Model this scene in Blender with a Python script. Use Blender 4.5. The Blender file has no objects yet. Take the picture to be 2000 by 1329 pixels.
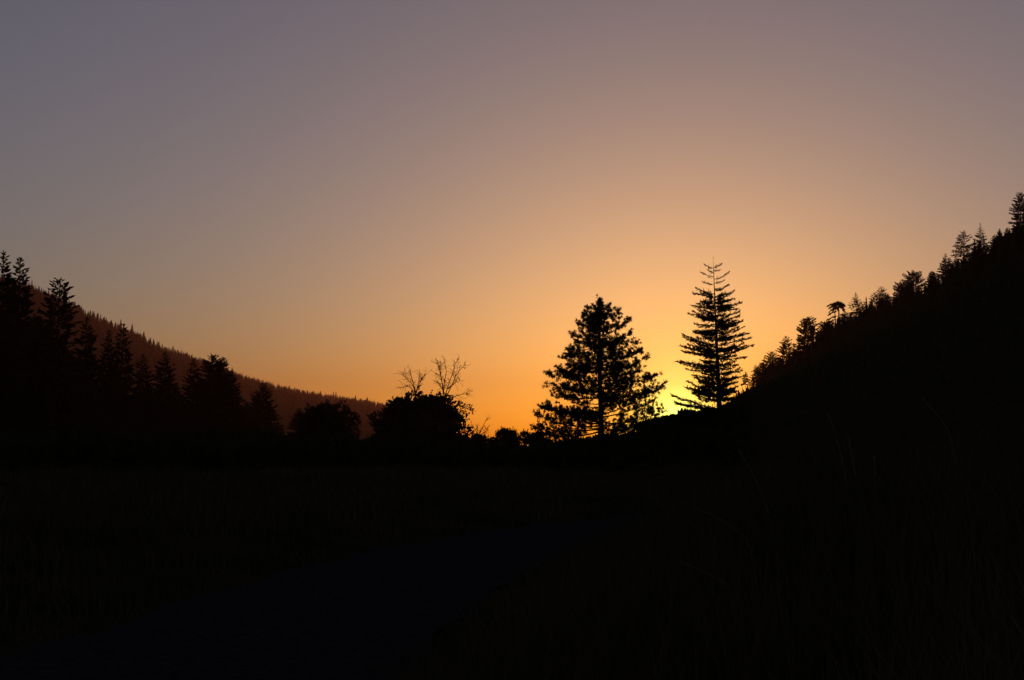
import bpy, math, random
import numpy as np

# ---------------------------------------------------------------- camera, sky, sun, exposure
F = 2000 * 40.0 / 36.0                 # focal length in photo pixels (40 mm on 36 mm)
PITCH = math.radians(5.55)
EYE = 1.6
SUN_EL, SUN_AZ = math.radians(1.4), math.radians(8.3)   # just behind the right-hand spur

scene = bpy.context.scene
col = scene.collection
cam_d = bpy.data.cameras.new('camera')
cam = bpy.data.objects.new('camera', cam_d)
col.objects.link(cam)
cam_d.lens = 40.0
cam_d.sensor_width = 36.0
cam_d.clip_start = 0.05
cam_d.clip_end = 60000
cam.location = (0, 0, EYE)
cam.rotation_euler = (math.radians(90) + PITCH, 0, 0)
scene.camera = cam

world = bpy.data.worlds.new('World')
scene.world = world
world.use_nodes = True
wn, wl = world.node_tree.nodes, world.node_tree.links
sky = wn.new('ShaderNodeTexSky')
sky.sky_type = 'NISHITA'
sky.sun_disc = False
sky.sun_elevation = SUN_EL
sky.sun_rotation = SUN_AZ
sky.air_density = 1.0
sky.dust_density = 1.7
sky.ozone_density = 2.0
# dusty aureole round the sun, a function of the angle to the sun only
tc = wn.new('ShaderNodeTexCoord')
nrm = wn.new('ShaderNodeVectorMath'); nrm.operation = 'NORMALIZE'
dot = wn.new('ShaderNodeVectorMath'); dot.operation = 'DOT_PRODUCT'
dot.inputs[1].default_value = (math.sin(SUN_AZ) * math.cos(SUN_EL), math.cos(SUN_AZ) * math.cos(SUN_EL), math.sin(SUN_EL))
wl.new(tc.outputs['Generated'], nrm.inputs[0])
wl.new(nrm.outputs[0], dot.inputs[0])
def math_node(op, a, b=None):
    n = wn.new('ShaderNodeMath'); n.operation = op
    for i, v in enumerate((a, b)):
        if v is None: continue
        if isinstance(v, (int, float)): n.inputs[i].default_value = v
        else: wl.new(v, n.inputs[i])
    return n.outputs[0]
ang = math_node('ARCCOSINE', math_node('MINIMUM', dot.outputs['Value'], 0.999999))
glow = math_node('EXPONENT', math_node('MULTIPLY', ang, -1.0 / math.radians(1.05)))
tint = wn.new('ShaderNodeVectorMath'); tint.operation = 'MULTIPLY'
tint.inputs[1].default_value = (1.09, 1.18, 1.27)
wl.new(sky.outputs[0], tint.inputs[0])
glc = wn.new('ShaderNodeVectorMath'); glc.operation = 'SCALE'
glc.inputs[0].default_value = (16.0, 46.0, 10.0)
wl.new(glow, glc.inputs['Scale'])
add = wn.new('ShaderNodeVectorMath'); add.operation = 'ADD'
wl.new(tint.outputs[0], add.inputs[0]); wl.new(glc.outputs[0], add.inputs[1])
# light scattered more than once, which the sky model leaves out: even over the whole dome
more = wn.new('ShaderNodeVectorMath'); more.operation = 'ADD'
more.inputs[1].default_value = (.26, .07, .0)
wl.new(add.outputs[0], more.inputs[0])
bg = wn['Background']
wl.new(more.outputs[0], bg.inputs['Color'])
bg.inputs['Strength'].default_value = 0.11

sun_d = bpy.data.lights.new('sun', 'SUN')
sun_d.energy = 0.95
sun_d.angle = math.radians(0.5)
sun_d.color = (1.0, 0.24, 0.07)
sun = bpy.data.objects.new('sun', sun_d)
col.objects.link(sun)
sun.rotation_euler = (math.radians(90) - SUN_EL, 0, math.pi - SUN_AZ)

vs = scene.view_settings
vs.view_transform = 'Standard'
vs.look = 'None'
vs.gamma = 1.0
vs.exposure = 0.0
vs.use_curve_mapping = False
scene.render.engine = 'CYCLES'
scene.cycles.max_bounces = 4
scene.cycles.diffuse_bounces = 2
scene.cycles.volume_bounces = 0
scene.cycles.transparent_max_bounces = 4
scene.cycles.use_denoising = True
scene.render.film_transparent = False

# ---------------------------------------------------------------- helpers
RNG = np.random.default_rng(11)
CP, SP = math.cos(PITCH), math.sin(PITCH)
def ray(px, py):
    u, v = (px - 1000.0) / F, (664.5 - py) / F
    return np.array([u, CP - v * SP, SP + v * CP])
def at(px, py, Y):
    d = ray(px, py)
    return d * (Y / d[1]) + np.array([0, 0, EYE])
def tan_az(px, py):
    d = ray(px, py)
    return d[0] / d[1]

def unit(v):
    return v / np.maximum(np.linalg.norm(v, axis=-1, keepdims=True), 1e-9)
def sstep(x, a, b):
    t = np.clip((np.asarray(x, float) - a) / (b - a), 0, 1)
    return t * t * (3 - 2 * t)

class Geo:
    """collects vertices and faces (triangles or quads)"""
    def __init__(self):
        self.v, self.q, self.t, self.n = [], [], [], 0
    def add(self, V, Q=None, T=None):
        V = np.asarray(V, float).reshape(-1, 3)
        if Q is not None and len(Q): self.q.append(np.asarray(Q, int) + self.n)
        if T is not None and len(T): self.t.append(np.asarray(T, int) + self.n)
        self.v.append(V); self.n += len(V)
    def kites(self, P, D, L, W, rng, cross=True):
        P = np.asarray(P, float); n = len(P)
        if n == 0: return
        D = unit(np.asarray(D, float))
        L = np.broadcast_to(np.asarray(L, float), (n,))[:, None]
        W = np.broadcast_to(np.asarray(W, float), (n,))[:, None]
        S = unit(np.cross(D, rng.normal(size=(n, 3))))
        U = np.cross(D, S)
        idx = np.arange(n)[:, None] * 4 + np.arange(4)
        for A in ((S, U) if cross else (S,)):
            V = np.stack([P, P + D * L * .42 + A * W / 2, P + D * L, P + D * L * .42 - A * W / 2], 1)
            self.add(V, Q=idx)
    def tube(self, pts, rad, sides=5):
        pts = np.asarray(pts, float); n = len(pts)
        rad = np.broadcast_to(np.asarray(rad, float), (n,))
        tan = unit(np.gradient(pts, axis=0))
        ref = np.array([0.31, 0.17, 0.93]) if abs(tan[:, 2].mean()) < .8 else np.array([0.95, 0.3, 0.05])
        S = unit(np.cross(tan, ref)); U = np.cross(tan, S)
        a = np.arange(sides) * 2 * math.pi / sides
        R = S[:, None] * np.cos(a)[None, :, None] + U[:, None] * np.sin(a)[None, :, None]
        V = pts[:, None] + R * rad[:, None, None]
        i, j = np.meshgrid(np.arange(n - 1), np.arange(sides), indexing='ij')
        j2 = (j + 1) % sides
        Q = np.stack([i * sides + j, i * sides + j2, (i + 1) * sides + j2, (i + 1) * sides + j], -1).reshape(-1, 4)
        self.add(V.reshape(-1, 3), Q=Q)
        k = np.arange(1, sides - 1)
        top = (n - 1) * sides
        self.n -= 0
        base = self.n - n * sides
        T = np.stack([np.full_like(k, top), top + k, top + k + 1], -1)
        self.t.append(T + base)
    def mesh(self, name):
        me = bpy.data.meshes.new(name)
        V = np.concatenate(self.v)
        q = np.concatenate(self.q) if self.q else np.zeros((0, 4), int)
        t = np.concatenate(self.t) if self.t else np.zeros((0, 3), int)
        me.vertices.add(len(V)); me.vertices.foreach_set('co', V.astype(np.float32).ravel())
        loops = np.concatenate([q.ravel(), t.ravel()]).astype(np.int32)
        me.loops.add(len(loops)); me.loops.foreach_set('vertex_index', loops)
        tot = np.concatenate([np.full(len(q), 4), np.full(len(t), 3)]).astype(np.int32)
        st = (np.cumsum(tot) - tot).astype(np.int32)
        me.polygons.add(len(tot)); me.polygons.foreach_set('loop_start', st); me.polygons.foreach_set('loop_total', tot)
        me.update(calc_edges=True)
        return me
    def build(self, name, mat, parent=None, smooth=False):
        me = self.mesh(name)
        me.materials.append(mat)
        if smooth: me.polygons.foreach_set('use_smooth', [True] * len(me.polygons))
        o = bpy.data.objects.new(name, me)
        col.objects.link(o)
        o.parent = parent
        return o

def tag(o, label=None, cat=None, group=None, kind=None):
    if label: o['label'] = label
    if cat: o['category'] = cat
    if group: o['group'] = group
    if kind: o['kind'] = kind
    return o
def empty(name, loc, label, cat, group=None, rz=0.0):
    o = bpy.data.objects.new(name, None)
    o.empty_display_size = 0.3
    col.objects.link(o)
    o.location = loc
    o.rotation_euler[2] = rz
    return tag(o, label, cat, group)

def material(name, c1, c2, scale=4.0, rough=0.95, bump=0.0, spec=0.0, detail=4.0):
    m = bpy.data.materials.new(name)
    m.use_nodes = True
    nt = m.node_tree
    nt.nodes.remove(nt.nodes['Principled BSDF'])
    b = nt.nodes.new('ShaderNodeBsdfDiffuse')      # matt surface: no sheen at grazing angles
    nt.links.new(b.outputs[0], nt.nodes['Material Output'].inputs['Surface'])
    co = nt.nodes.new('ShaderNodeTexCoord')
    nz = nt.nodes.new('ShaderNodeTexNoise')
    nz.inputs['Scale'].default_value = scale
    nz.inputs['Detail'].default_value = detail
    rp = nt.nodes.new('ShaderNodeValToRGB')
    rp.color_ramp.elements[0].position = 0.35; rp.color_ramp.elements[0].color = (*c1, 1)
    rp.color_ramp.elements[1].position = 0.68; rp.color_ramp.elements[1].color = (*c2, 1)
    nt.links.new(co.outputs['Object'], nz.inputs['Vector'])
    nt.links.new(nz.outputs['Fac'], rp.inputs['Fac'])
    nt.links.new(rp.outputs['Color'], b.inputs['Color'])
    b.inputs['Roughness'].default_value = rough
    if bump:
        bp = nt.nodes.new('ShaderNodeBump')
        bp.inputs['Strength'].default_value = bump
        nt.links.new(nz.outputs['Fac'], bp.inputs['Height'])
        nt.links.new(bp.outputs[0], b.inputs['Normal'])
    return m

M_FOL = material('conifer_needles', (.014, .022, .010), (.032, .045, .020), 1.5)
M_LEAF = material('broad_leaves', (.020, .028, .010), (.042, .052, .020), 1.2)
M_BARK = material('bark', (.028, .019, .013), (.060, .042, .030), 5.0)
M_DEAD = material('dead_wood', (.05, .038, .028), (.09, .07, .055), 5.0)
M_FAR = material('forest_canopy', (.016, .022, .011), (.034, .042, .020), .05)
M_SOIL = material('meadow_soil', (.013, .012, .007), (.030, .026, .014), .8, bump=.4)
M_GRASS = material('dry_grass', (.036, .032, .015), (.085, .070, .034), .6)
M_STALK = material('straw', (.12, .10, .06), (.18, .15, .10), 8.0)
M_ROAD = material('gravel', (.012, .013, .015), (.028, .029, .033), 14.0, bump=.6, rough=.9, detail=8)

# ---------------------------------------------------------------- terrain
RC_Y = np.array([-12, -4, 0, 4, 8, 13.5, 17, 21.5, 25, 29, 33, 40, 60, 110, 400.])
RC_X = np.array([-6.4, -4.6, -3.7, -3.0, -2.4, -1.75, -1.0, .55, 2.6, 5.4, 9.5, 19, 60, 140, 400.])
def road_x(y):
    return np.interp(y, RC_Y, RC_X)
def wob(x, y):
    return (np.sin(x * .9 + .3 * y) * .5 + np.sin(y * .63 - x * .21 + 1.7) * .6 + np.sin(x * 2.3 + y * 1.9) * .22)
def ground_z(x, y):
    x = np.asarray(x, float); y = np.asarray(y, float)
    d = x - road_x(y)
    fade = 1 - sstep(y, 26, 48)
    r = np.hypot(x, y)
    right = 1.25 * sstep(d, 1.45, 7.5) * fade + .55 * sstep(d, 1.45, 6) * (1 - fade) * sstep(y, 26, 48) * (1 - sstep(r, 90, 160))
    left = .32 * sstep(-d, 1.45, 4.5)
    off = sstep(np.abs(d), 1.35, 2.6)
    z = right + left + .07 * wob(x, y) * off + .5 * wob(x * .03, y * .03) * sstep(r, 60, 200)
    return z - .05 * (1 - sstep(np.abs(d), 1.3, 1.75))

def polar_patch(az, rr, zfun):
    A, R = np.meshgrid(az, rr, indexing='ij')
    X, Y = R * np.sin(A), R * np.cos(A)
    Z = zfun(X, Y)
    V = np.stack([X, Y, Z], -1).reshape(-1, 3)
    na, nr = A.shape
    i, j = np.meshgrid(np.arange(na - 1), np.arange(nr - 1), indexing='ij')
    k = i * nr + j
    Q = np.stack([k, k + 1, k + nr + 1, k + nr], -1).reshape(-1, 4)
    return V, Q

g = Geo()
V, Q = polar_patch(np.radians(np.linspace(-180, 180, 361)), np.concatenate([[0.02], np.geomspace(.8, 14000, 150)]), ground_z)
g.add(V, Q)
tag(g.build('ground', M_SOIL, smooth=True), 'dark meadow floor of the valley at dusk', kind='structure')

# gravel track
g = Geo()
ys = np.concatenate([np.linspace(-10, 26, 91), np.linspace(26.5, 48, 44)])
cx = road_x(ys)
for _ in range(4): cx = np.convolve(np.pad(cx, 3, mode='edge'), np.ones(7) / 7, 'valid')
pts = np.stack([cx, ys], 1)
tn = unit(np.gradient(pts, axis=0)); nr_ = np.stack([tn[:, 1], -tn[:, 0]], 1)
us = np.linspace(-1.55, 1.55, 13)
V = []
for k in range(len(ys)):
    for u in us:
        e = .10 * math.sin(ys[k] * 2.1 + u) * (abs(u) > 1.4)
        p = pts[k] + nr_[k] * (u + e)
        z = .012 + .035 * (1 - (u / 1.55) ** 2) - .03 * math.exp(-((abs(u) - .75) / .22) ** 2)
        V.append((p[0], p[1], z))
n_u = len(us)
i, j = np.meshgrid(np.arange(len(ys) - 1), np.arange(n_u - 1), indexing='ij')
k = i * n_u + j
g.add(V, np.stack([k, k + 1, k + n_u + 1, k + n_u], -1).reshape(-1, 4))
tag(g.build('gravel_track', M_ROAD, smooth=True), 'pale gravel track curving out of sight to the right', kind='structure')

class Hill:
    """slope seen as a skyline: for each azimuth a crest distance, a crest height and a foot distance"""
    def __init__(self, sky_px, foot, back=1.9):
        s = np.array(sky_px, float)
        self.ta = np.array([tan_az(p[0], p[1]) for p in s])
        el = np.array([ray(p[0], p[1])[2] / np.hypot(*ray(p[0], p[1])[:2]) for p in s])
        self.rc_k = s[:, 2]
        self.zc_k = EYE + s[:, 2] * el
        self.foot, self.back = foot, back
    def cols(self, ta):
        rc = np.interp(ta, self.ta, self.rc_k); zc = np.interp(ta, self.ta, self.zc_k)
        return rc, zc, np.minimum(self.foot, .5 * rc)
    def z(self, x, y):
        x = np.asarray(x, float); y = np.asarray(y, float)
        rc, zc, r0 = self.cols(x / y)
        r = np.hypot(x, y)
        t = (r - r0) / (rc - r0)
        up = np.where(t > 0, np.abs(t) ** 1.05, t * .2)
        dn = 1 - .55 * sstep((r - rc) / (rc * (self.back - 1)), 0, 1)
        z = zc * np.where(t <= 1, up, dn)
        nz = wob(x * .045, y * .045) * np.clip(zc * .012, .1, 4) * np.clip(t, 0, 1) * np.clip(1.0 - t, 0, 1) * 3
        return z + nz
    def patch(self, t0, t1, ncol, nrow):
        tas = np.linspace(t0, t1, ncol)
        rc, zc, r0 = self.cols(tas)
        s = np.concatenate([np.linspace(-.12, 1, nrow), np.linspace(1.06, 2, nrow // 3)])
        rr = np.where(s[None] <= 1, r0[:, None] + (rc - r0)[:, None] * s[None], rc[:, None] * (1 + (self.back - 1) * (s[None] - 1)))
        a = np.arctan(tas)[:, None]
        X, Y = rr * np.sin(a), rr * np.cos(a)
        Z = self.z(X, Y)
        na, nr = X.shape
        i, j = np.meshgrid(np.arange(na - 1), np.arange(nr - 1), indexing='ij')
        k = i * nr + j
        return np.stack([X, Y, Z], -1).reshape(-1, 3), np.stack([k, k + 1, k + nr + 1, k + nr], -1).reshape(-1, 4)

# right-hand hillside (near spur on its left end, ridge climbing to the right)
right_hill = Hill([(1120, 892, 100), (1180, 880, 100), (1250, 866, 105), (1290, 838, 110), (1330, 826, 115), (1400, 816, 125),
                   (1440, 775, 220), (1470, 758, 420), (1500, 746, 560), (1560, 724, 600), (1620, 668, 600), (1690, 622, 560),
                   (1750, 602, 530), (1800, 592, 500), (1835, 560, 480), (1900, 512, 450), (1960, 478, 430), (2000, 446, 420),
                   (2120, 370, 400), (2400, 240, 380), (3000, 120, 380), (5000, 90, 420)], 140)
g = Geo(); g.add(*right_hill.patch(tan_az(1120, 880), 1.7, 460, 50))
tag(g.build('hillside', M_SOIL, smooth=True), 'black wooded hillside climbing to the right', kind='structure')
# left-hand far ridge
left_ridge = Hill([(-1900, 300, 2600), (-900, 330, 2600), (-300, 400, 2860), (-100, 492, 3060), (0, 548, 3120), (60, 566, 3180), (130, 597, 3320),
                   (200, 630, 3440), (260, 657, 3580), (330, 689, 3700), (400, 712, 3900), (480, 744, 4100), (560, 765, 4360),
                   (620, 776, 4550), (700, 787, 4880), (760, 797, 5200), (830, 825, 5460), (900, 860, 5590), (960, 884, 5590)], 900, 1.7)
g = Geo(); g.add(*left_ridge.patch(-1.3, tan_az(960, 880), 420, 46))
tag(g.build('ridge', M_FAR, smooth=True), 'long hazy forested ridge sloping down from the left', kind='structure')

# ---------------------------------------------------------------- tree builders
def conifer(seed, H, R, cb=.12, n_br=60, prof=None, asc=(25, -8), curve=.0, shoot=(.5, .16), dens=6.0, tr=None, gap=0.0, bare_top=0.0, lean=0.0, fan=.30, rmin=.02):
    """trunk and crown of a conifer of height H and crown radius R; asc = branch slope in degrees at top and foot"""
    rng = np.random.default_rng(seed)
    tr = tr or H * .014
    prof = prof or (lambda t: (1 - t) ** .85)
    tk, cr = Geo(), Geo()
    zz = np.linspace(0, H, 9)
    wx = np.cumsum(rng.normal(size=9)) * H * .0025 + lean * zz
    wy = np.cumsum(rng.normal(size=9)) * H * .0025
    wx -= wx[0]; wy -= wy[0]
    axis = lambda z: np.array([np.interp(z, zz, wx), np.interp(z, zz, wy), z])
    tk.tube(np.stack([wx, wy, zz], 1), np.maximum(tr * (1 - zz / H) ** .8, rmin), 7)
    PP, DD, LL = [], [], []
    for b in range(n_br):
        t = (b + rng.uniform(-.35, .35)) / n_br
        t = min(max(t, 0), .985)
        if rng.random() < gap: continue
        L = R * prof(t) * rng.uniform(.70, 1.10)
        if L < .12: L = .12
        az = b * 2.39996 + rng.uniform(-.5, .5)
        h = np.array([math.cos(az), math.sin(az), 0]); side = np.array([-h[1], h[0], 0])
        sl = math.tan(math.radians(asc[1] + (asc[0] - asc[1]) * t + rng.uniform(-7, 7)))
        o = axis(H * (cb + (1 - cb) * t))
        path = lambda s: o + h * (L * s)[..., None] + np.array([0, 0, 1.]) * (L * (sl * s + curve * s * s))[..., None]
        s = np.linspace(0, 1, 5)
        cr.tube(path(s), np.linspace(max(tr * .28 * (1 - t) + .01, rmin), rmin * .6, 5), 4)
        n = max(3, int(dens * L * (1.0 + fan * L / (shoot[0] + .1) * .5)))
        s = rng.uniform(.12, 1, n) ** .8
        wq = fan * L * (1.02 - s) ** .7 * np.clip(s * 3, 0, 1)
        q = rng.uniform(-1, 1, n) * wq
        base = path(np.clip(s - np.abs(q) / L * .5, 0, 1)) + side * q[:, None] + np.array([0, 0, 1.]) * (rng.normal(size=n) * .04 * L)[:, None]
        d = h * rng.uniform(.5, 1, n)[:, None] + side * (np.sign(q) * rng.uniform(.2, .9, n))[:, None] + np.array([0, 0, 1.]) * (sl * .7 + curve + rng.normal(size=n) * .25)[:, None]
        PP.append(base); DD.append(d); LL.append(shoot[0] * rng.uniform(.55, 1.2, n) * (1.1 - .35 * s) * (.35 + .65 * min(1, L / (.35 * R))))
        PP.append(path(np.array([.97]))); DD.append((h + [0, 0, sl + curve])[None]); LL.append(np.array([shoot[0] * (.35 + .65 * min(1, L / (.35 * R)))]))
    if not bare_top:
        n = 10
        PP.append(np.stack([axis(z) for z in np.linspace(H * .955, H * .995, n)]))
        DD.append(np.concatenate([rng.normal(size=(n, 2)), rng.uniform(.6, 1.8, (n, 1))], 1)); LL.append(np.full(n, shoot[0] * .4))
    P, D, L = np.concatenate(PP), np.concatenate(DD), np.concatenate(LL)
    cr.kites(P, D, L, L * shoot[1] / shoot[0], rng)
    return tk, cr

def broadleaf(seed, H, R, trunk=.18, lumps=40, leaves=4200, leaf=(.30, .17), flat=.75, low=.0, tr=None):
    rng = np.random.default_rng(seed)
    tk, cr = Geo(), Geo()
    tr = tr or H * .022
    cz = H * max(.3, trunk + (1 - trunk) * .5 + low)
    rz = H - cz
    tk.tube([(0, 0, 0), (.05 * R, 0, H * .2), (-.02 * R, .03 * R, H * .45), (0, 0, H * .7)], [tr, tr * .8, tr * .55, tr * .25], 7)
    u = unit(rng.normal(size=(lumps, 3)))
    u[:, 2] = np.where(u[:, 2] < -.55, -u[:, 2], u[:, 2])
    rr = rng.uniform(.45, .96, lumps)
    C = u * rr[:, None] * np.array([R, R, rz]) + np.array([0, 0, cz])
    rad = R * rng.uniform(.16, .36, lumps) * (1.25 - .6 * rr)
    for c in C:
        s = np.linspace(0, 1, 4)[:, None]
        st = np.array([0, 0, H * rng.uniform(.15, .45)])
        tk.tube(st + (c - st) * s + np.array([0, 0, 1]) * (s * (1 - s)) * .12 * H, np.linspace(tr * .3, .012, 4), 4)
    w = rad ** 2 / (rad ** 2).sum()
    k = rng.choice(lumps, leaves, p=w)
    d = unit(rng.normal(size=(leaves, 3)))
    P = C[k] + d * (rad[k] * rng.uniform(.2, 1, leaves) ** .5)[:, None] * np.array([1, 1, flat])
    P[:, 2] = np.maximum(P[:, 2], .05)
    # twigs poking out of the outline
    D = d + np.array([0, 0, .35]) + rng.normal(size=(leaves, 3)) * .5
    L = leaf[0] * rng.uniform(.6, 1.3, leaves)
    cr.kites(P, D, L, L * leaf[1] / leaf[0], rng)
    nt = int(14 + leaves / 130)            # leafy twigs that break the outline
    k = rng.choice(lumps, nt)
    d = unit(C[k] - np.array([0, 0, cz * .6]) + rng.normal(size=(nt, 3)) * .35 * R)
    st = C[k] + d * rad[k][:, None] * .7
    ln = rng.uniform(.25, .9, nt) * min(1, R / 2.2)
    for a_, d_, l_ in zip(st, d, ln):
        tk.tube([a_, a_ + d_ * l_ * .5 + rng.normal(size=3) * .04, a_ + d_ * l_], [.014, .011, .008], 3)
    q = np.repeat(np.arange(nt), 5)
    cr.kites(st[q] + d[q] * (ln[q] * rng.uniform(.3, 1, len(q)))[:, None], d[q] + rng.normal(size=(len(q), 3)) * .8, leaf[0] * .7, leaf[1] * .7, rng)
    return tk, cr

def place(name, tk, cr, loc, label, cat='tree', group=None, fol=None, bark=None, crown='crown', rz=0.0):
    o = empty(name, loc, label, cat, group, rz)
    tk.build('trunk', bark or M_BARK, o)
    cr.build(crown, fol or M_FOL, o)
    return o

def base_top(px, ytop, dist, zfun):
    """foot on the terrain at this distance, and the height of the thing whose tip is at the pixel"""
    p = at(px, ytop, dist)
    z0 = float(zfun(p[0], p[1]))
    return (p[0], p[1], z0 - .08), p[2] - z0 + .08

# ---------------------------------------------------------------- the broad pine
PINE_Y = 66.0
def build_pine():
    s = PINE_Y / F * 1.003
    loc, H = base_top(1171, 581, PINE_Y, ground_z)
    root = empty('pine_tree', loc, 'broad bushy pine with a dense pointed top and open lower right limbs', 'tree')
    rng = np.random.default_rng(5)
    ybase = 80 + (H / s) * 3.91            # crop-pixel row of the foot
    X = lambda x, y: (x - (592 - (y - 80) * .0085)) / 3.91 * s
    Zc = lambda y: (ybase - y) / 3.91 * s
    tk = Geo()
    zz = np.linspace(0, H * .955, 12)
    tk.tube(np.stack([np.sin(zz * .7) * .03, np.cos(zz * .5) * .02 - .02, zz], 1), .03 + .17 * (1 - zz / H) ** .75, 8)
    tk.build('trunk', M_BARK, root, smooth=True)
    Ls = [(170,500,165),(240,470,205),(310,430,290),(330,480,262),(400,375,385),(450,365,480),(470,420,420),(560,325,560),(620,340,600),
          (600,390,640),(720,215,665),(760,282,650),(800,195,750),(830,270,760),(850,230,830),(960,130,915),(980,190,950),(1000,165,930),
          (1060,112,985),(1050,260,990),(1090,108,1080),(1105,130,1130),(1110,200,1140),(1080,350,1050),(690,330,680),(900,330,850),(500,350,520),(640,290,640)]
    Rs = [(160,655,160),(200,728,200),(230,742,240),(380,815,262),(330,700,310),(430,808,370),(450,770,440),(500,872,440),(540,900,495),
          (620,935,550),(600,720,570),(640,690,620),(740,1010,680),(780,880,690),(820,960,720),(930,1040,772),(900,830,740),(980,930,830),
          (1000,990,870),(1040,1040,960),(1060,960,940),(1080,1000,1010),(1100,900,1050),(1125,770,1110),(1105,850,1090),(560,850,500),(660,850,600),(690,900,640),(850,950,790),(880,1000,805),(480,730,420)]
    limbs = [(a, b, c, 1.22) for a, b, c in Ls] + [(a, b, c, 1.04) for a, b, c in Rs]
    spec = []
    for yb, xt, yt, dn in limbs:
        spec.append((Zc(yb), X(xt, yb), Zc(yt), rng.uniform(-.55, .55), dn))
    for k in range(92):                    # limbs towards and away from the viewer
        t = rng.uniform(0, 1) if k < 66 else rng.uniform(.40, .86)
        yb = 1110 - t * 980
        hw = np.interp(yb, [80, 200, 400, 700, 1000, 1150], [.1, .9, 1.9, 3.0, 3.6, 3.3])
        ang = rng.choice([-1, 1]) * rng.uniform(.9, 1.57)
        L = hw * rng.uniform(.55, .95)
        lat = rng.choice([-1, 1], p=[.55, .45])
        spec.append((Zc(yb), lat * L * math.cos(ang), Zc(yb - rng.uniform(20, 80)), None, (L * math.sin(ang), .95 if t < .45 else .95)))
    for z0, dx, z1, w, dn in spec:
        if w is None:
            dy, dn = dn
        else:
            dy = abs(dx) * math.tan(w * .8)
        a = np.array([0, 0, max(z0, .4)]); b = np.array([dx, dy, min(z1, H * .965)])
        L = np.linalg.norm(b - a)
        S = np.linspace(0, 1, 7)[:, None]
        bend = np.array([0, 0, -1.]) * rng.uniform(.05, .20) * L
        side = np.array([-dy, dx, 0]) / max(L, .1) * rng.uniform(-.12, .12)
        P = a + (b - a) * S + bend * (S * (1 - S)) * 2 + side * np.sin(S * 5)
        lb, nd = Geo(), Geo()
        r0 = .016 + .012 * L * .9
        lb.tube(P, np.linspace(r0, .010, 7), 5)
        path = lambda s: np.array([np.interp(s, S[:, 0], P[:, c]) for c in range(3)])
        dirm = unit(b - a)
        tips = [(path(1.0), dirm)]
        n_sub = max(3, int(L * 9.5 * dn))
        for m in range(n_sub):
            s = rng.uniform(.12, 1.0) ** .8
            p = path(s)
            d = unit(dirm * .8 + rng.normal(size=3) * .55 + np.array([0, 0, .45]))
            l = rng.uniform(.16, .60) * (1.15 - .5 * s) * (1.0 + .12 * L)
            e = p + d * l
            lb.tube([p, p + d * l * .5 + [0, 0, -.01], e], [.010, .008, .006], 4)
            tips.append((e, d))
            if dn > 1: tips.append((p + d * l * .55, d))
        for e, d in tips:
            n = int(rng.uniform(12, 20) * (1.15 if dn > 1 else .85))
            sz = rng.uniform(.14, .25)
            D = d[None] * .75 + rng.normal(size=(n, 3)) * .55 + np.array([0, 0, .18])
            nd.kites(np.repeat((e - d * .04)[None], n, 0) + rng.normal(size=(n, 3)) * .02, D, sz * rng.uniform(.7, 1.1, n), .028, rng)
        lo = lb.build('limb', M_BARK, root)
        nd.build('needles', M_FOL, lo)
    # dense leader
    tp = Geo()
    n = 290
    z = H * (1 - rng.uniform(0, 1, n) ** .8 * .20)
    a = rng.uniform(0, 6.283, n); rr = (H - z) * .40 * rng.uniform(.2, 1, n)
    for i_ in range(n):
        c = np.array([math.cos(a[i_]) * rr[i_], math.sin(a[i_]) * rr[i_], z[i_] - .12])
        m = 12
        D = np.array([math.cos(a[i_]) * .5, math.sin(a[i_]) * .5, .9]) + rng.normal(size=(m, 3)) * .5
        tp.kites(np.repeat(c[None], m, 0), D, .2 * rng.uniform(.6, 1.1, m), .035, rng)
    tp.build('top_needles', M_FOL, root)
build_pine()

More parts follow.
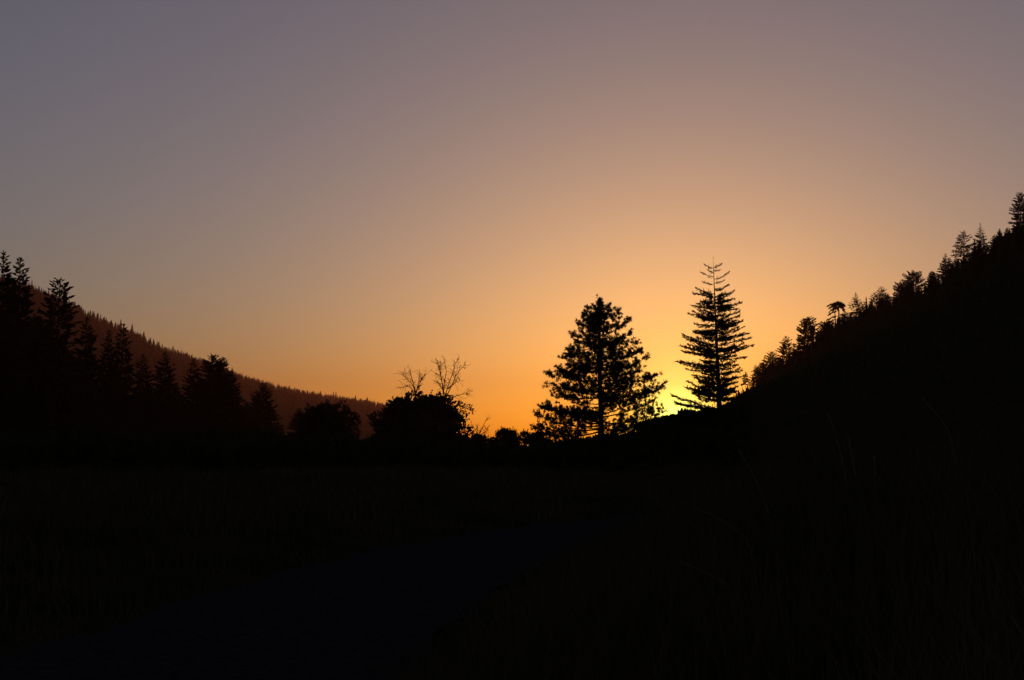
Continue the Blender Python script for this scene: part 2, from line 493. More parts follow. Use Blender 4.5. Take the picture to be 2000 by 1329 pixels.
# ---------------------------------------------------------------- the tall open fir
FIR_Y = 98.0
def build_fir():
    s = FIR_Y / F
    rng = np.random.default_rng(8)
    loc, H = base_top(1397.5, 497, FIR_Y, right_hill.z)
    root = empty('fir_tree', loc, 'tall slender fir with a bare thin spire standing against the sunset glow', 'tree')
    ybase = 52 + (H / s) * 3.496
    tx = lambda y: 463 + (y - 52) * .0245
    x_foot = (1397.5 - 1260) * 3.496
    X = lambda x: (x - x_foot) / 3.496 * s
    Zc = lambda y: (ybase - y) / 3.496 * s
    yy = np.linspace(ybase, 52, 14)
    tk = Geo()
    ax = np.stack([X(tx(yy)) + (yy > 900) * 0, rng.normal(size=14) * .015, Zc(yy)], 1)
    fr = Zc(yy) / H
    tk.tube(ax, np.maximum(.29 * (1 - fr) ** 1.15, .030), 8)
    tk.build('trunk', M_BARK, root, smooth=True)
    axis = lambda z: np.array([np.interp(z, ax[:, 2], ax[:, c]) for c in range(3)])
    Ls = [(142,410,118),(172,430,163),(215,374,181),(258,390,240),(318,344,283),(358,328,322),(410,330,402),(440,345,425),(492,281,464),(510,310,455),
          (560,308,545),(590,320,602),(675,236,604),(690,246,634),(742,229,687),(768,236,728),(860,208,787),(880,255,852),(905,290,890),(985,270,936),
          (1030,245,978),(1045,380,985),(1122,162,1020),(1128,205,1075),(620,330,585),(720,300,705),(820,300,800),(935,330,905)]
    Rs = [(137,530,107),(168,500,166),(217,568,177),(248,533,235),(303,570,257),(350,598,314),(380,603,360),(425,645,397),(455,622,432),(490,640,452),
          (530,640,472),(585,668,508),(620,660,560),(660,702,603),(695,690,640),(775,733,684),(790,682,770),(850,607,822),(890,636,862),(930,652,893),
          (955,600,908),(990,612,968),(1020,602,1005),(560,620,530),(720,655,690),(1060,640,1040)]
    spec = [(y, X(x) - axis(Zc(y))[0], Zc(yt), rng.uniform(-.6, .6)) for y, x, yt in Ls + Rs]
    for y, dx, z1, ang in list(spec):
        if y > 330:
            for _ in range(2):
                f = rng.uniform(.35, .9)
                yy_ = max(338, y + rng.uniform(-58, 58))
                spec.append((yy_, dx * f, Zc(yy_) + (z1 - Zc(y)) * f * rng.uniform(.4, 1.3), ang + rng.uniform(-.5, .5)))
    n_sil = len(spec)
    for k in range(44):
        y = 330 + 800 * (k + rng.uniform(0, 1)) / 44
        hw = np.interp(y, [330, 480, 700, 900, 1130], [1.2, 2.1, 3.0, 2.9, 3.0]) * rng.uniform(.5, .95)
        ang = rng.choice([-1, 1]) * rng.uniform(.85, 1.5)
        lat = rng.choice([-1, 1], p=[.5, .5])
        spec.append((y, lat * hw * math.cos(ang), Zc(y - rng.uniform(-25, 55)), ang if lat > 0 else -ang))
    for b_, (y, dx, z1, ang) in enumerate(spec):
        dens = (rng.uniform(26, 48) if y < 950 else rng.uniform(60, 80)) if b_ < n_sil else rng.uniform(18, 34)
        z0 = Zc(y + rng.uniform(-9, 9))
        a = axis(z0); a[2] = z0
        dy = abs(dx) * math.tan(ang)
        b = a + np.array([dx, dy, z1 - z0])
        L = np.linalg.norm(b - a)
        S = np.linspace(0, 1, 8)
        sag = rng.uniform(-.05, .13) * L if y > 330 else rng.uniform(.10, .2) * L
        P = a + (b - a) * S[:, None] - np.array([0, 0, 1.]) * (sag * 4 * S * (1 - S) ** 1.2)[:, None] * .7 + np.array([0, 0, 1.]) * (np.sin(S * rng.uniform(4, 9) + rng.uniform(0, 6)) * .018 * L * S)[:, None]
        lb, nd = Geo(), Geo()
        thin = y < 270
        lb.tube(P, np.linspace(.014 + .011 * L, .012, 8), 5)
        h = unit(np.array([dx, dy, 0.])); side = np.array([-h[1], h[0], 0])
        path = lambda q: np.stack([np.interp(q, S, P[:, c]) for c in range(3)], -1)
        n = int((24 if thin else dens) * L + 5)
        q = rng.uniform(.10, 1.0, n)
        w = (.26 * L * (1.0 - q) ** .8 * np.clip(q * 4, 0, 1) + .02) * (0.3 if thin else 1)
        off = rng.uniform(-1, 1, n) * w
        base = path(np.clip(q - np.abs(off) / L * .6, 0, 1)) + side * off[:, None] + np.array([0, 0, 1.]) * (rng.normal(size=n) * (.02 + .05 * (1 - q)) - np.abs(off) * .16)[:, None]
        D = h * rng.uniform(.35, 1.1, n)[:, None] + side * (np.sign(off) * rng.uniform(.15, .9, n))[:, None] + np.array([0, 0, 1.]) * ((z1 - z0) / L * .6 + rng.normal(size=n) * .38 - .05)[:, None]
        D[rng.random(n) < .35] += [0, 0, .7]
        ll = (.18 if thin else .27) * rng.uniform(.6, 1.25, n) * (1.15 - .5 * q) * np.where(rng.random(n) < .3, 1.8, 1)
        nd.kites(base, D, ll, .05 if thin else .075, rng)
        nt = 3
        nd.kites(np.repeat(path(np.array([.93])), nt, 0), np.repeat((h + [0, 0, (z1 - z0) / L + .25])[None], nt, 0) + rng.normal(size=(nt, 3)) * .12, .24 if thin else .30, .05, rng)
        # needles hugging the branch itself
        n2 = int(L * (16 if thin else 14)) + 2
        q = rng.uniform(.05 if thin else .25, 1, n2)
        nd.kites(path(q), h[None] + rng.normal(size=(n2, 3)) * .5, .14, .05, rng)
        lo = lb.build('bough', M_BARK, root)
        nd.build('needles', M_FOL, lo)
    tp = Geo()
    z = np.linspace(H * .90, H * .985, 26)
    tp.kites(np.stack([axis(v) for v in z]), np.concatenate([rng.normal(size=(26, 2)) * .6, np.full((26, 1), .8)], 1), .10, .035, rng)
    tp.build('leader_needles', M_FOL, root)
build_fir()

# ---------------------------------------------------------------- trees along the right-hand ridge
spire = lambda t: (1 - t) ** .9
oval = lambda t: (max(0, 1 - t) ** .55) * (.55 + .45 * min(1, t * 3))
dome = lambda t: math.sqrt(max(0, 1 - t ** 2.6)) * (.75 + .25 * min(1, t * 4))
cone = lambda t: (1 - t) ** .7
def flat_top(t): return .55 + .5 * t if t < .9 else 1.0
# px, tip row, how far up the slope (1 = crest), half width in px, crown base, profile, slopes, density, gap, label, name
RIDGE = [
 (1456, 727, .99, 9, .35, spire, (10, -10), 2.2, .45, 'spindly near-bare sapling lowest on the right ridge beside the tall fir', 'conifer_tree'),
 (1476, 713, .97, 15, .10, cone, (20, -5), 5, .1, 'small conifer just right of the spindly sapling on the right ridge', 'conifer_tree'),
 (1507, 687, .93, 40, .05, cone, (25, -5), 9, .0, 'wide low conifer between two taller ones near the foot of the ridge', 'conifer_tree'),
 (1536, 657, .92, 34, .08, cone, (25, -8), 5, .1, 'pointed conifer with an open tip left of the tall rounded one', 'conifer_tree'),
 (1577, 622, .88, 36, .05, lambda t: (1 - t) ** .45, (30, -5), 7, .05, 'tall dense conifer with a rounded top on the lower right ridge', 'conifer_tree'),
 (1613, 632, .90, 22, .05, dome, (40, 20), 12, .0, 'squat blunt-topped dark tree leaning close under the umbrella pine', 'conifer_tree'),
 (1671, 572, .95, 26, .12, spire, (25, -12), 3.6, .15, 'pointed open pine directly right of the umbrella-shaped pine', 'pine_tree'),
 (1700, 588, .97, 13, .05, spire, (25, -5), 6, .0, 'short spiky conifer in the dip between two pointed pines', 'conifer_tree'),
 (1721, 560, .96, 25, .08, cone, (30, -4), 4.6, .1, 'bushy young pine with a sharp tip alone on the middle ridge', 'pine_tree'),
 (1764, 557, .95, 27, .05, dome, (35, 5), 11, .0, 'dense dark round-headed tree touching the airy domed pine', 'conifer_tree'),
 (1783, 535, .96, 25, .30, dome, (35, 8), 4.2, .12, 'airy domed pine whose sky-lit limbs show on the ridge', 'pine_tree'),
 (1817, 532, .98, 15, .10, cone, (30, 0), 5, .1, 'slim pine right of the airy domed pine', 'pine_tree'),
 (1846, 495, .97, 28, .05, spire, (20, -10), 5, .1, 'layered conifer halfway up the steep right ridge', 'conifer_tree'),
 (1881, 452, .97, 29, .18, oval, (18, -8), 2.9, .30, 'tall gappy pine with separate flat limbs high on the ridge', 'pine_tree'),
 (1914, 436, .98, 33, .05, lambda t: (1 - t) ** 1.25, (15, -5), 5.2, .1, 'spreading fir with a sharp spire right of the gappy pine', 'fir_tree'),
 (1952, 447, .98, 15, .05, spire, (20, 0), 7, .0, 'left tip of the small pair of conifers below the top corner tree', 'conifer_tree'),
 (1967, 445, .985, 13, .05, spire, (20, 0), 7, .0, 'right tip of the small pair of conifers below the top corner tree', 'conifer_tree'),
 (1991, 377, .97, 27, .05, oval, (28, -6), 5.5, .05, 'highest dense conifer at the right edge of the picture', 'conifer_tree'),
]
for n_, (px, ty, fr, hw, cb, prof, asc, dens, gap, label, name) in enumerate(RIDGE):
    ta = tan_az(px, ty)
    rc = float(right_hill.cols(ta)[0])
    Y = rc * fr / math.hypot(1, ta)
    loc, H = base_top(px, ty, Y, right_hill.z)
    R = hw * Y / F
    sh = max(.55, H * .05)
    tk, cr = conifer(100 + n_, H, R, cb, int(46 + H * 2.6), prof, asc, .08, (sh, sh * .40), 2.6 * dens / max(.6, R / 4), gap=gap * .7, fan=.36, rmin=.06)
    place(name, tk, cr, loc, label, 'tree', 'trees along the right-hand ridge')

# umbrella pine: two stems, limbs arching over and drooping
def build_umbrella():
    px, ty = 1637, 590
    ta = tan_az(px, ty); rc = float(right_hill.cols(ta)[0]); Y = rc * .955 / math.hypot(1, ta)
    loc, H = base_top(px, ty, Y, right_hill.z)
    s = Y / F
    root = empty('pine_tree', loc, 'umbrella-shaped pine with drooping arched limbs and two thin stems', 'tree', 'trees along the right-hand ridge')
    rng = np.random.default_rng(3)
    tk, cr = Geo(), Geo()
    tk.tube([(0, 0, 0), (.1, 0, H * .4), (.2, 0, H * .75), (.1, 0, H * .96)], [.42, .36, .28, .12], 6)
    tk.tube([(-.6, .3, 0), (-1.5, .3, H * .4), (-1.6, .3, H * .7), (-.9, .2, H * .86)], [.3, .26, .2, .1], 6)
    tk.build('trunk', M_BARK, root)
    arms = []
    for k in range(30):
        dx = rng.uniform(-25, 16)
        arms.append((H * .995 - rng.uniform(0, 1) ** 2 * 12 * s, dx * s * rng.uniform(.7, 1.05), rng.uniform(-3, 3), -(abs(dx) * rng.uniform(.25, .75) + rng.uniform(0, 3)) * s))
    for yb, xt, dn in ((612, -21, 9), (622, -25, 9), (628, -27, 10), (636, -26, 9), (642, -24, 6), (648, -26, 8), (618, 14, 10), (630, 15, 12), (645, 14, 10), (660, 13, 6), (655, -12, 4)):
        arms.append((H + (ty - yb + 4) * s, xt * s, rng.uniform(-2, 2), -dn * s))
    for z0, dx, dy, dz in arms:
        S = np.linspace(0, 1, 7)[:, None]
        P = np.array([.1, 0, z0]) + np.array([dx, dy, 0]) * S + np.array([0, 0, 1.]) * (dz * S ** 1.7)
        cr.tube(P, np.linspace(.16, .06, 7), 4)
        n = 48
        q = rng.uniform(.2, 1, n)
        base = np.stack([np.interp(q, S[:, 0], P[:, c]) for c in range(3)], -1)
        h = unit(np.array([dx, dy, dz]))
        cr.kites(base, h + rng.normal(size=(n, 3)) * .55, .95 * rng.uniform(.6, 1.2, n), .42, rng)
    cr.build('crown', M_FOL, root)
build_umbrella()

# ---------------------------------------------------------------- conifers standing on the valley floor at the left
tapered = lambda t: (1 - t) ** .72
LEFT = [
 (10, 492, 160, 50, .05, tapered, 8, 'tallest dark conifer at the left edge of the picture'),
 (41, 503, 163, 52, .05, tapered, 7, 'tall conifer second from the left edge with a ragged pointed top'),
 (117, 545, 176, 56, .05, lambda t: (1 - t) ** .52, 4.0, 'tall conifer with a thin see-through top against the ridge line'),
 (168, 620, 200, 42, .05, tapered, 7, 'dark pointed conifer just right of the see-through one'),
 (212, 645, 212, 30, .05, tapered, 7, 'narrow conifer, left one of a close pair in front of the ridge'),
 (237, 632, 208, 34, .05, tapered, 7, 'narrow conifer, right and taller one of a close pair in front of the ridge'),
 (280, 692, 240, 36, .05, tapered, 7, 'conifer left of the twin narrow tips below the ridge line'),
 (324, 687, 236, 40, .05, tapered, 7, 'conifer midway along the left stand, tip well below the ridge line'),
 (380, 700, 250, 34, .05, tapered, 7, 'conifer just left of the big double-topped one'),
 (421, 694, 246, 62, .05, lambda t: (1 - t) ** .62, 10, 'big bushy conifer whose crown breaks the ridge line'),
 (437, 699, 252, 34, .05, cone, 8, 'conifer forming the right-hand tip of the big bushy crown'),
 (455, 727, 262, 34, .05, cone, 8, 'lower conifer on the right shoulder of the big bushy crown'),
 (513, 748, 300, 44, .05, cone, 8, 'lone broad conifer right of the left stand, below the ridge line'),
 (584, 798, 330, 30, .05, tapered, 8, 'small conifer half hidden behind the round leafy tree'),
 (75, 618, 150, 46, .05, cone, 8, 'dark conifer filling the gap between the tall left-edge trees'),
 (345, 752, 228, 40, .05, cone, 8, 'low dark conifer at the foot of the left stand'),
 (480, 785, 262, 44, .05, cone, 8, 'low broad conifer left of the lone broad one'),
]
for n_, (px, ty, Y, hw, cb, prof, dens, label) in enumerate(LEFT):
    loc, H = base_top(px, ty, Y, ground_z)
    R = 1.2 * hw * Y / F
    sh = H * .038
    tk, cr = conifer(200 + n_, H, R, cb, 150, prof, (28, -12), .05, (sh, sh * .40), dens * 1.25, fan=.42, rmin=.05, gap=.03)
    place('conifer_tree', tk, cr, loc, label, 'tree', 'dark conifers on the left valley floor')

# ---------------------------------------------------------------- leafy trees and shrubs in the middle
def leafy(px, ty, Y, hw, label, seed, name='leafy_tree', cat='tree', group=None, trunk=.03, lumps=80, leaves=13000, leaf=(.36, .22), zf=ground_z, low=-.10):
    loc, H = base_top(px, ty, Y, zf)
    tk, cr = broadleaf(seed, H, hw * Y / F, trunk, lumps, leaves, leaf, low=low)
    return place(name, tk, cr, loc, label, cat, group, M_LEAF, crown='crown' if cat == 'tree' else 'foliage')
leafy(640, 789, 150, 70, 'round leafy tree standing alone in front of the hazy ridge', 301)
big = leafy(822, 770, 128, 92, 'big rounded leafy tree with bare branches rising behind it', 302, lumps=120, leaves=24000)
leafy(752, 850, 120, 46, 'low leafy shrub at the left foot of the big rounded tree', 303, 'shrub', 'shrub', 'shrubs across the valley floor', .05, 36, 4200)
leafy(548, 858, 140, 48, 'dark shrub between the round tree and the left conifers', 304, 'shrub', 'shrub', 'shrubs across the valley floor', .05, 36, 4200)

# leafy spray hanging out at the right of the big tree (a part of it)
def spray():
    rng = np.random.default_rng(44)
    Y = 127.0
    o = at(884, 800, Y)
    lim, lf = Geo(), Geo()
    for pts in ([(880, 803), (893, 790), (905, 797), (916, 800), (925, 806)], [(884, 798), (896, 788), (910, 790), (922, 803)], [(888, 796), (893, 812), (900, 818)], [(896, 792), (904, 806), (914, 812)]):
        P = np.array([at(x, y, Y + rng.uniform(-1, 1)) for x, y in pts])
        lim.tube(P, np.linspace(.05, .02, len(P)), 4)
        n = 24
        q = rng.uniform(.3, 1, n) * (len(P) - 1)
        b = np.stack([np.interp(q, np.arange(len(P)), P[:, c]) for c in range(3)], -1)
        lf.kites(b + rng.normal(size=(n, 3)) * .12, rng.normal(size=(n, 3)) + [.6, 0, .1], .34, .16, rng)
    inv = big.location
    for gg, nm, mt in ((lim, 'side_limb', M_BARK), (lf, 'side_leaves', M_LEAF)):
        gg.v = [v - np.array(inv) for v in gg.v]
        gg.build(nm, mt, big)
spray()

# bare trees
def bare_tree(px_foot, Y, stems, label, seed, zf=ground_z, spread=1.0, blobs=()):
    """stems: pixel polylines of the main limbs; twigs are grown on them"""
    rng = np.random.default_rng(seed)
    p0 = at(px_foot, 860, Y)
    loc = np.array([p0[0], p0[1], float(zf(p0[0], p0[1])) - .05])
    root = empty('bare_tree', loc, label, 'tree', 'bare trees in the valley')
    first = np.array([at(*stems[0][0], Y)]) - loc
    tk = Geo()
    tk.tube([(0, 0, 0), first[0] * .35 + [.08, .1, 0], first[0] * .7, first[0]], [.15, .13, .11, .09], 6)
    tk.build('trunk', M_DEAD, root)
    for st in stems:
        dy = rng.uniform(-.9, .9) * spread
        P = np.array([at(x, y, Y + dy * k / max(1, len(st) - 1)) for k, (x, y) in enumerate(st)]) - loc
        if np.linalg.norm(P[0] - first[0]) > .05:
            P = np.concatenate([first, P]) if np.linalg.norm(P[0] - first[0]) < 2.2 else P
        lb = Geo()
        L = np.linalg.norm(np.diff(P, axis=0), axis=1).sum()
        lb.tube(P, np.linspace(.068, .024, len(P)), 5)
        def grow(p, d, l, r, depth):
            d2 = unit(d + rng.normal(size=3) * .22)
            m = p + d2 * l * .5; e = m + unit(d2 + rng.normal(size=3) * .25 + [0, 0, .1]) * l * .5
            lb.tube([p, m, e], [r, r * .8, r * .6], 4)
            if depth:
                for _ in range(2):
                    grow(m if rng.random() < .5 else e, unit(d2 + rng.normal(size=3) * .55), l * .6, r * .7, depth - 1)
        for q in rng.uniform(.35, 1, int(5 + L * 2.0)):
            k = q * (len(P) - 1)
            p = np.array([np.interp(k, np.arange(len(P)), P[:, c]) for c in range(3)])
            i0 = min(int(k), len(P) - 2)
            d = unit(P[i0 + 1] - P[i0])
            grow(p, unit(d + rng.normal(size=3) * .75), rng.uniform(.4, .9), .020, 1)
        o = lb.build('limb', M_DEAD, root)
        if blobs and rng.random() < .7:
            lf = Geo(); n = 9
            lf.kites(np.repeat(P[-1][None], n, 0) + rng.normal(size=(n, 3)) * .22, rng.normal(size=(n, 3)), .22, .12, rng)
            lf.build('withered_leaves', M_LEAF, o)
    return root
bare_tree(868, 130.0, [[(864, 800), (866, 770), (863, 745), (858, 722), (855, 707)], [(866, 775), (868, 745), (872, 725), (868, 706)],
                       [(868, 778), (876, 752), (884, 730), (889, 712), (893, 705)], [(870, 780), (880, 758), (890, 735), (899, 722), (909, 712)],
                       [(869, 770), (858, 750), (853, 744)], [(874, 760), (886, 750), (893, 742)], [(872, 780), (885, 776), (900, 771), (914, 769)],
                       [(866, 765), (861, 735), (862, 712)]],
          'taller bare tree with a fan of thin limbs behind the big rounded tree', 71, blobs=(1,))
bare_tree(814, 131.0, [[(812, 790), (812, 765), (806, 745), (800, 722)], [(812, 768), (805, 750), (790, 736), (785, 731)], [(812, 770), (818, 745), (820, 725)],
                       [(813, 768), (820, 748), (831, 731)], [(810, 765), (798, 755), (783, 757)]],
          'shorter bare tree with forked twigs left of the taller bare one', 72)
bare_tree(933, 126.0, [[(932, 868), (935, 850), (942, 836), (950, 820)], [(934, 852), (929, 840), (924, 833)], [(936, 850), (946, 845), (955, 840)]],
          'bare little sapling sticking up from the shrubs right of the big tree', 73)

SHRUBS = [
 (922, 842, 118, 30, 'shrub tucked against the right foot of the big rounded tree'),
 (957, 843, 122, 38, 'shrub below the little bare sapling'),
 (993, 830, 126, 40, 'tallest sky-lit shrub in the gap where the valley opens'),
 (1026, 839, 124, 36, 'shrub between the tallest gap shrub and the broad pine'),
 (1050, 845, 120, 30, 'shrub at the left skirt of the broad pine'),
 (1085, 862, 100, 34, 'low shrub under the left limbs of the broad pine'),
 (1135, 854, 98, 36, 'shrub just left of the broad pine trunk'),
 (1195, 855, 98, 34, 'shrub just right of the broad pine trunk'),
 (1240, 848, 100, 34, 'shrub under the right limbs of the broad pine'),
 (1278, 834, 102, 24, 'shrub at the foot of the spur between pine and fir'),
 (1312, 813, 104, 22, 'brush in front of the brightest glow between pine and fir'),
 (1345, 806, 106, 26, 'brush under the lowest left bough of the tall fir'),
 (1425, 800, 110, 34, 'dark brush at the right foot of the tall fir'),
]
for n_, (px, ty, Y, hw, label) in enumerate(SHRUBS):
    zf = (lambda x, y: max(float(ground_z(x, y)), float(right_hill.z(x, y)))) if px > 1120 else ground_z
    loc, H = base_top(px, ty, Y, zf)
    H = max(H - (.25 if px > 1060 else 0), 1.0)
    dense = 48 if 910 < px < 1055 else 110
    R = hw * Y / F
    tk, cr = broadleaf(400 + n_, H, R, .02, 22, int(dense * 26 * (2.0 if H > 4 else 1.2)), (.26, .15), low=-.06, tr=.06)
    place('shrub', tk, cr, loc, label, 'shrub', 'shrubs across the valley floor', M_LEAF, crown='foliage')

# ---------------------------------------------------------------- forest that reads as one mass
def tiny_conifer(rng, H, R, tiers=5, sides=5):
    """a low-poly ragged conifer: stacked drooping star-shaped tiers"""
    V, T = [], []
    for k in range(tiers):
        t = k / tiers
        z1 = H * (.12 + .88 * (t + 1.35 / tiers)); z1 = min(z1, H)
        z0 = H * (.10 + .88 * t)
        b = len(V)
        V.append((0, 0, z1))
        a0 = rng.uniform(0, 6.28)
        for j in range(sides * 2):
            a = a0 + math.pi * j / sides
            r = R * (1 - t) ** .8 * (rng.uniform(.75, 1.1) if j % 2 == 0 else .45)
            V.append((r * math.cos(a), r * math.sin(a), z0 + (0 if j % 2 == 0 else .03 * H)))
        for j in range(sides * 2):
            T.append((b, b + 1 + j, b + 1 + (j + 1) % (sides * 2)))
    b = len(V)
    for z, r in ((0, .02 * H), (H * .3, .015 * H)):
        for j in range(3): V.append((r * math.cos(j * 2.094), r * math.sin(j * 2.094), z))
    for j in range(3):
        j2 = (j + 1) % 3
        T += [(b + j, b + j2, b + 3 + j2), (b + j, b + 3 + j2, b + 3 + j)]
    return np.array(V), np.array(T)

rng = np.random.default_rng(77)
protos = [tiny_conifer(rng, 1.0, w, t_) for w, t_ in ((.17, 6), (.22, 5), (.14, 6), (.26, 5), (.19, 7), (.24, 4))]
def spur_fade(P):
    return .25 + .75 * sstep(P[:, 0] / P[:, 1], tan_az(1440, 770), tan_az(1530, 700))
def scatter(geo, pos, hs):
    for p, h in zip(pos, hs):
        V, T = protos[rng.integers(len(protos))]
        a = rng.uniform(0, 6.28); c, s = math.cos(a), math.sin(a)
        R = np.array([[c, -s, 0], [s, c, 0], [0, 0, 1]])
        geo.add((V * np.array([h * rng.uniform(.8, 1.3)] * 2 + [h])) @ R.T + p, T=T)
def on_hill(hill, t0, t1, n, f0, f1, pw=1.0):
    ta = rng.uniform(t0, t1, n)
    rc, zc, r0 = hill.cols(ta)
    f = f0 + (f1 - f0) * rng.uniform(0, 1, n) ** pw
    r = r0 + (rc - r0) * f
    a = np.arctan(ta)
    x, y = r * np.sin(a), r * np.cos(a)
    return np.stack([x, y, hill.z(x, y) - .3], 1)

g = Geo()
P = on_hill(left_ridge, -.75, tan_az(905, 850), 5200, .35, .995, .55)
scatter(g, P, rng.uniform(15, 25, len(P)))
tag(g.build('far_forest', M_FAR), 'dense conifer forest covering the hazy left ridge', 'forest', kind='stuff')
g = Geo()
P = on_hill(right_hill, tan_az(1445, 760), .85, 1700, .12, .90, .7)
scatter(g, P, np.hypot(P[:, 0], P[:, 1]) * rng.uniform(.010, .020, len(P)) * spur_fade(P))
P = on_hill(right_hill, tan_az(1445, 760), .85, 1500, .84, .995, .8)
scatter(g, P, np.hypot(P[:, 0], P[:, 1]) * rng.uniform(.004, .013, len(P)) * np.where(rng.random(len(P)) < .12, 1.6, 1) * spur_fade(P))
P = on_hill(right_hill, tan_az(1490, 740), tan_az(1640, 650), 130, .86, .99, .8)
scatter(g, P, np.hypot(P[:, 0], P[:, 1]) * rng.uniform(.008, .020, len(P)))
P = on_hill(right_hill, tan_az(1270, 840), tan_az(1490, 750), 420, .3, .985, .5)
scatter(g, P, rng.uniform(.3, .7, len(P)) * (1 + 2.6 * sstep(P[:, 0] / P[:, 1], tan_az(1385, 800), tan_az(1460, 760))))
for k in range(64):                        # fuller young conifers crowding the crest
    px = rng.uniform(1475, 2040)
    ta = tan_az(px, 600); rc = float(right_hill.cols(ta)[0]); rr_ = rc * rng.uniform(.90, .985)
    x, y = rr_ * math.sin(math.atan(ta)), rr_ * math.cos(math.atan(ta))
    H = rr_ * rng.uniform(.010, .024)
    tk, cr = conifer(700 + k, H, H * rng.uniform(.2, .34), .04, 44, cone, (28, -5), .05, (H * .09, H * .04), 7.0, fan=.4, rmin=.06)
    off = np.array([x, y, float(right_hill.z(x, y)) - .2])
    for gg in (tk, cr):
        n0 = g.n
        g.v += [v + off for v in gg.v]; g.q += [q + n0 for q in gg.q]; g.t += [t + n0 for t in gg.t]; g.n += gg.n
tag(g.build('hillside_forest', M_FOL), 'black mass of small trees covering the right hillside', 'forest', kind='stuff')

# thicket across the valley floor behind the meadow
def thicket():
    rng = np.random.default_rng(19)
    g = Geo()
    n_l = 720
    px = rng.uniform(-260, 1420, n_l)
    Y = 60 + 92 * rng.uniform(0, 1, n_l) ** .55
    top = np.interp(px, [-260, 560, 720, 900, 960, 1045, 1075, 1180, 1260, 1330, 1420], [846, 850, 862, 866, 878, 878, 866, 856, 860, 846, 836])
    d = np.stack([ray(a, b) for a, b in zip(px, top)])
    X = d[:, 0] / d[:, 1] * Y
    ztop = d[:, 2] / d[:, 1] * Y + EYE
    gz = np.maximum(ground_z(X, Y), np.where(px > 1120, right_hill.z(X, Y), -9))
    H = np.clip((ztop - gz), 1.0, 6.5) * rng.uniform(.55, 1.12, n_l)
    for x, y, z, h in zip(X, Y, gz, H):
        r_ = rng.uniform(1.0, 2.0)
        m = 130
        u = unit(rng.normal(size=(m, 3))) * rng.uniform(.35, 1, (m, 1)) ** .5
        P = np.array([x, y, z + h * .45]) + u * np.array([r_, r_, h * .5])
        P[:, 2] = np.maximum(P[:, 2], z)
        L = rng.uniform(.35, .75, m)
        g.kites(P, u + rng.normal(size=(m, 3)) * .5 + [0, 0, .4], L, L * .55, rng)
    tag(g.build('thicket', M_LEAF), 'black tangled undergrowth across the valley behind the meadow', 'undergrowth', kind='stuff')
thicket()

# dark wood behind the left-hand conifers
def dark_wood():
    rng = np.random.default_rng(61)
    g = Geo()
    for px in np.arange(-150, 560, 15.0):
        px = px + rng.uniform(-7, 7)
        ty = np.interp(px, [-150, 0, 90, 150, 260, 360, 480, 560], [560, 590, 625, 682, 742, 786, 815, 850]) + rng.uniform(-10, 22)
        Y = rng.uniform(215, 300)
        loc, H = base_top(px, ty, Y, ground_z)
        tk, cr = conifer(int(px) + 900, H, H * rng.uniform(.17, .24), .03, 70, lambda t: (1 - t) ** .7, (25, -12), .05, (H * .05, H * .024), 9.0, fan=.42, rmin=.06)
        for gg in (tk, cr):
            off = np.array(loc); n0 = g.n
            g.v += [v + off for v in gg.v]; g.q += [q + n0 for q in gg.q]; g.t += [t + n0 for t in gg.t]; g.n += gg.n
    tag(g.build('dark_wood', M_FOL), 'unbroken black wood behind the left-hand conifers', 'forest', kind='stuff')
dark_wood()

# skyline trees of the far ridge, each its own object, sharing six meshes
far_meshes = []
for k, (V, T) in enumerate(protos):
    gg = Geo(); gg.add(V, T=T)
    me = gg.mesh('ridge_conifer'); me.materials.append(M_FAR)
    far_meshes.append(me)
px = 62.0
while px < 762:
    py = 600
    ta = tan_az(px, np.interp(px, [60, 400, 760], [560, 700, 790]))
    rc = float(left_ridge.cols(ta)[0]) * rng.uniform(.992, 1.0)
    a = math.atan(ta)
    x, y = rc * math.sin(a), rc * math.cos(a)
    o = bpy.data.objects.new('ridge_conifer', far_meshes[rng.integers(6)])
    col.objects.link(o)
    h = rng.choice([rng.uniform(8, 13), rng.uniform(13, 20), rng.uniform(20, 32)], p=[.45, .40, .15])
    h *= 1 + .30 * math.sin(px * .045) * math.sin(px * .017 + 1)
    o.location = (x, y, float(left_ridge.z(x, y)) - .4)
    o.scale = (h * rng.uniform(.95, 1.5),) * 2 + (h,)
    o.rotation_euler[2] = rng.uniform(0, 6.28)
    tag(o, 'one of the many tiny conifers along the hazy far ridge skyline', 'tree', 'tiny conifers along the far ridge skyline')
    px += rng.uniform(1.8, 6.5)

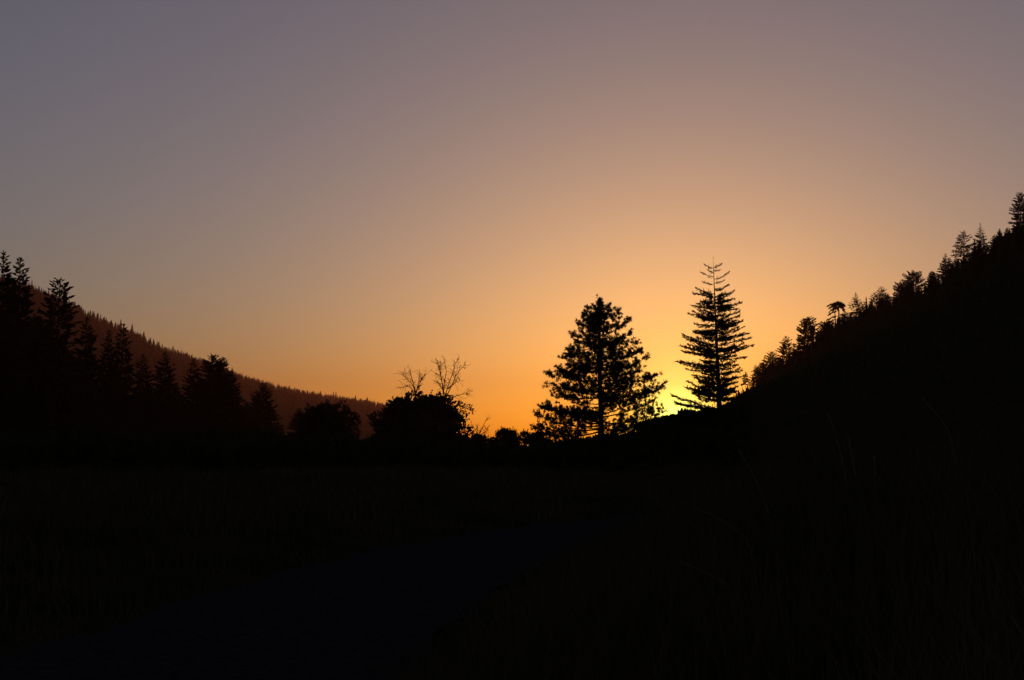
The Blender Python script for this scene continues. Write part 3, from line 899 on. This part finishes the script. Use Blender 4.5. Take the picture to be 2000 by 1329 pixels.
# ---------------------------------------------------------------- grass
def grass(name, label, x0, x1, y0, y1, n, hh, wmul, side):
    rng = np.random.default_rng(len(name))
    y = y0 + (y1 - y0) * rng.uniform(0, 1, n) ** 1.5
    fr = rng.uniform(0, 1, n)
    x = (x0 + (x1 - x0) * fr) * np.clip(y / 22, .35, 1.6)
    d = x - road_x(y)
    ok = (d * side > 1.22 + .22 * np.sin(y * 1.7) + .18 * np.sin(y * 4.3 + x) + rng.uniform(-.2, .2, n)) & (np.hypot(x, y) > 2.2)
    x, y, d = x[ok], y[ok], d[ok]; n = len(x)
    z = ground_z(x, y) - .02
    clump = .75 + .35 * np.sin(x * 1.3 + 2 * np.sin(y * .8)) * np.sin(y * 1.1)
    edge = np.clip((np.abs(d) - 1.2) / 1.5, .25, 1)
    H = rng.uniform(hh[0], hh[1], n) * clump * edge
    W = (.004 + .00045 * y) * wmul
    a = rng.uniform(0, 6.283, n)
    bd = np.stack([np.cos(a), np.sin(a), np.zeros(n)], 1) * (H * rng.uniform(.1, .6, n))[:, None]
    w = np.stack([np.cos(a + 1.2), np.sin(a + 1.2), np.zeros(n)], 1) * W[:, None]
    B = np.stack([x, y, z], 1)
    up = np.array([0, 0, 1.]) * H[:, None]
    Mid = B + up * .55 + bd * .3
    Tip = B + up * .97 + bd
    V = np.stack([B - w, B + w, Mid + w * .7, Mid - w * .7, Tip], 1)
    idx = np.arange(n)[:, None] * 5
    g = Geo()
    g.add(V.reshape(-1, 3), Q=idx + np.array([0, 1, 2, 3]), T=idx + np.array([3, 2, 4]))
    tag(g.build(name, M_GRASS), label, 'grass', kind='stuff')
grass('meadow_grass', 'tall dry grass covering the bank right of the track', -6, 16, 2.5, 46, 70000, (.35, .95), 1.0, 1)
grass('verge_grass', 'rough dark grass left of the track', -22, 3, 8, 75, 45000, (.2, .6), 1.2, -1)

# the few tall stalks that stand out one by one
def stalk(pts, Y, label, head=True):
    P = np.array([at(x, y, Y + .05 * k) for k, (x, y) in enumerate(pts)])
    gz = float(ground_z(P[0][0], P[0][1]))
    foot = np.array([P[0][0] + .06, P[0][1] + .05, gz - .02])
    root = empty('grass_stalk', foot, label, 'grass stalk', 'single tall stalks above the meadow grass')
    Q = np.concatenate([[foot], P]) - foot
    k = np.linspace(0, len(Q) - 1, 16)
    C = np.stack([np.interp(k, np.arange(len(Q)), Q[:, c]) for c in range(3)], -1)
    for _ in range(2): C[1:-1] = (C[:-2] + 2 * C[1:-1] + C[2:]) / 4
    r = Y / F * .9
    g = Geo(); g.tube(C, np.linspace(r, r * .6, 16), 5); g.build('stem', M_STALK, root)
    rng = np.random.default_rng(int(pts[0][0]))
    h = Geo(); n = 26
    q = rng.uniform(.80, 1, n) * 15
    b = np.stack([np.interp(q, np.arange(16), C[:, c]) for c in range(3)], -1)
    d = unit(C[-1] - C[-4])
    h.kites(b, d + rng.normal(size=(n, 3)) * .3, r * 7, r * 2.4, rng); h.build('seed_head', M_STALK, root)
stalk([(1505, 1010), (1488, 965), (1468, 920), (1445, 882)], 9.0, 'long stalk leaning left, rising highest below the tall fir')
stalk([(1470, 1062), (1430, 1030), (1392, 1005), (1356, 995)], 7.0, 'upper of two bent stalks arching left over the meadow grass')
stalk([(1425, 1142), (1390, 1125), (1360, 1110), (1332, 1098)], 6.5, 'lower of two bent stalks arching left over the meadow grass')
stalk([(1655, 960), (1645, 900), (1633, 850), (1619, 812)], 9.5, 'tall thin stalk, left one of the upright pair on the right bank')
stalk([(1674, 945), (1667, 905), (1662, 880), (1658, 858)], 9.5, 'shorter stalk, right one of the upright pair on the right bank')
stalk([(1709, 960), (1709, 930), (1708, 910), (1708, 893)], 9.5, 'short straight stalk right of the upright pair')
stalk([(1860, 855), (1840, 822), (1822, 800), (1803, 780)], 10.0, 'faint stalk leaning left high on the far right of the bank')

# ---------------------------------------------------------------- haze
bz = Geo()
x0, x1, z0, z1 = -15000, 15000, -4, 900
V = [(x, y, z) for z in (z0, z1) for y in (x0, x1) for x in (x0, x1)]
bz.add(V, Q=[(0, 2, 3, 1), (4, 5, 7, 6), (0, 1, 5, 4), (2, 6, 7, 3), (0, 4, 6, 2), (1, 3, 7, 5)])
mh = bpy.data.materials.new('haze_air')
mh.use_nodes = True
nt = mh.node_tree
nt.nodes.remove(nt.nodes['Principled BSDF'])
pv = nt.nodes.new('ShaderNodeVolumePrincipled')
pv.inputs['Color'].default_value = (.97, .56, .38, 1)
pv.inputs['Density'].default_value = 5.5e-5
pv.inputs['Anisotropy'].default_value = .55
nt.links.new(pv.outputs[0], nt.nodes['Material Output'].inputs['Volume'])
tag(bz.build('haze', mh), 'thin evening haze filling the valley', kind='stuff')
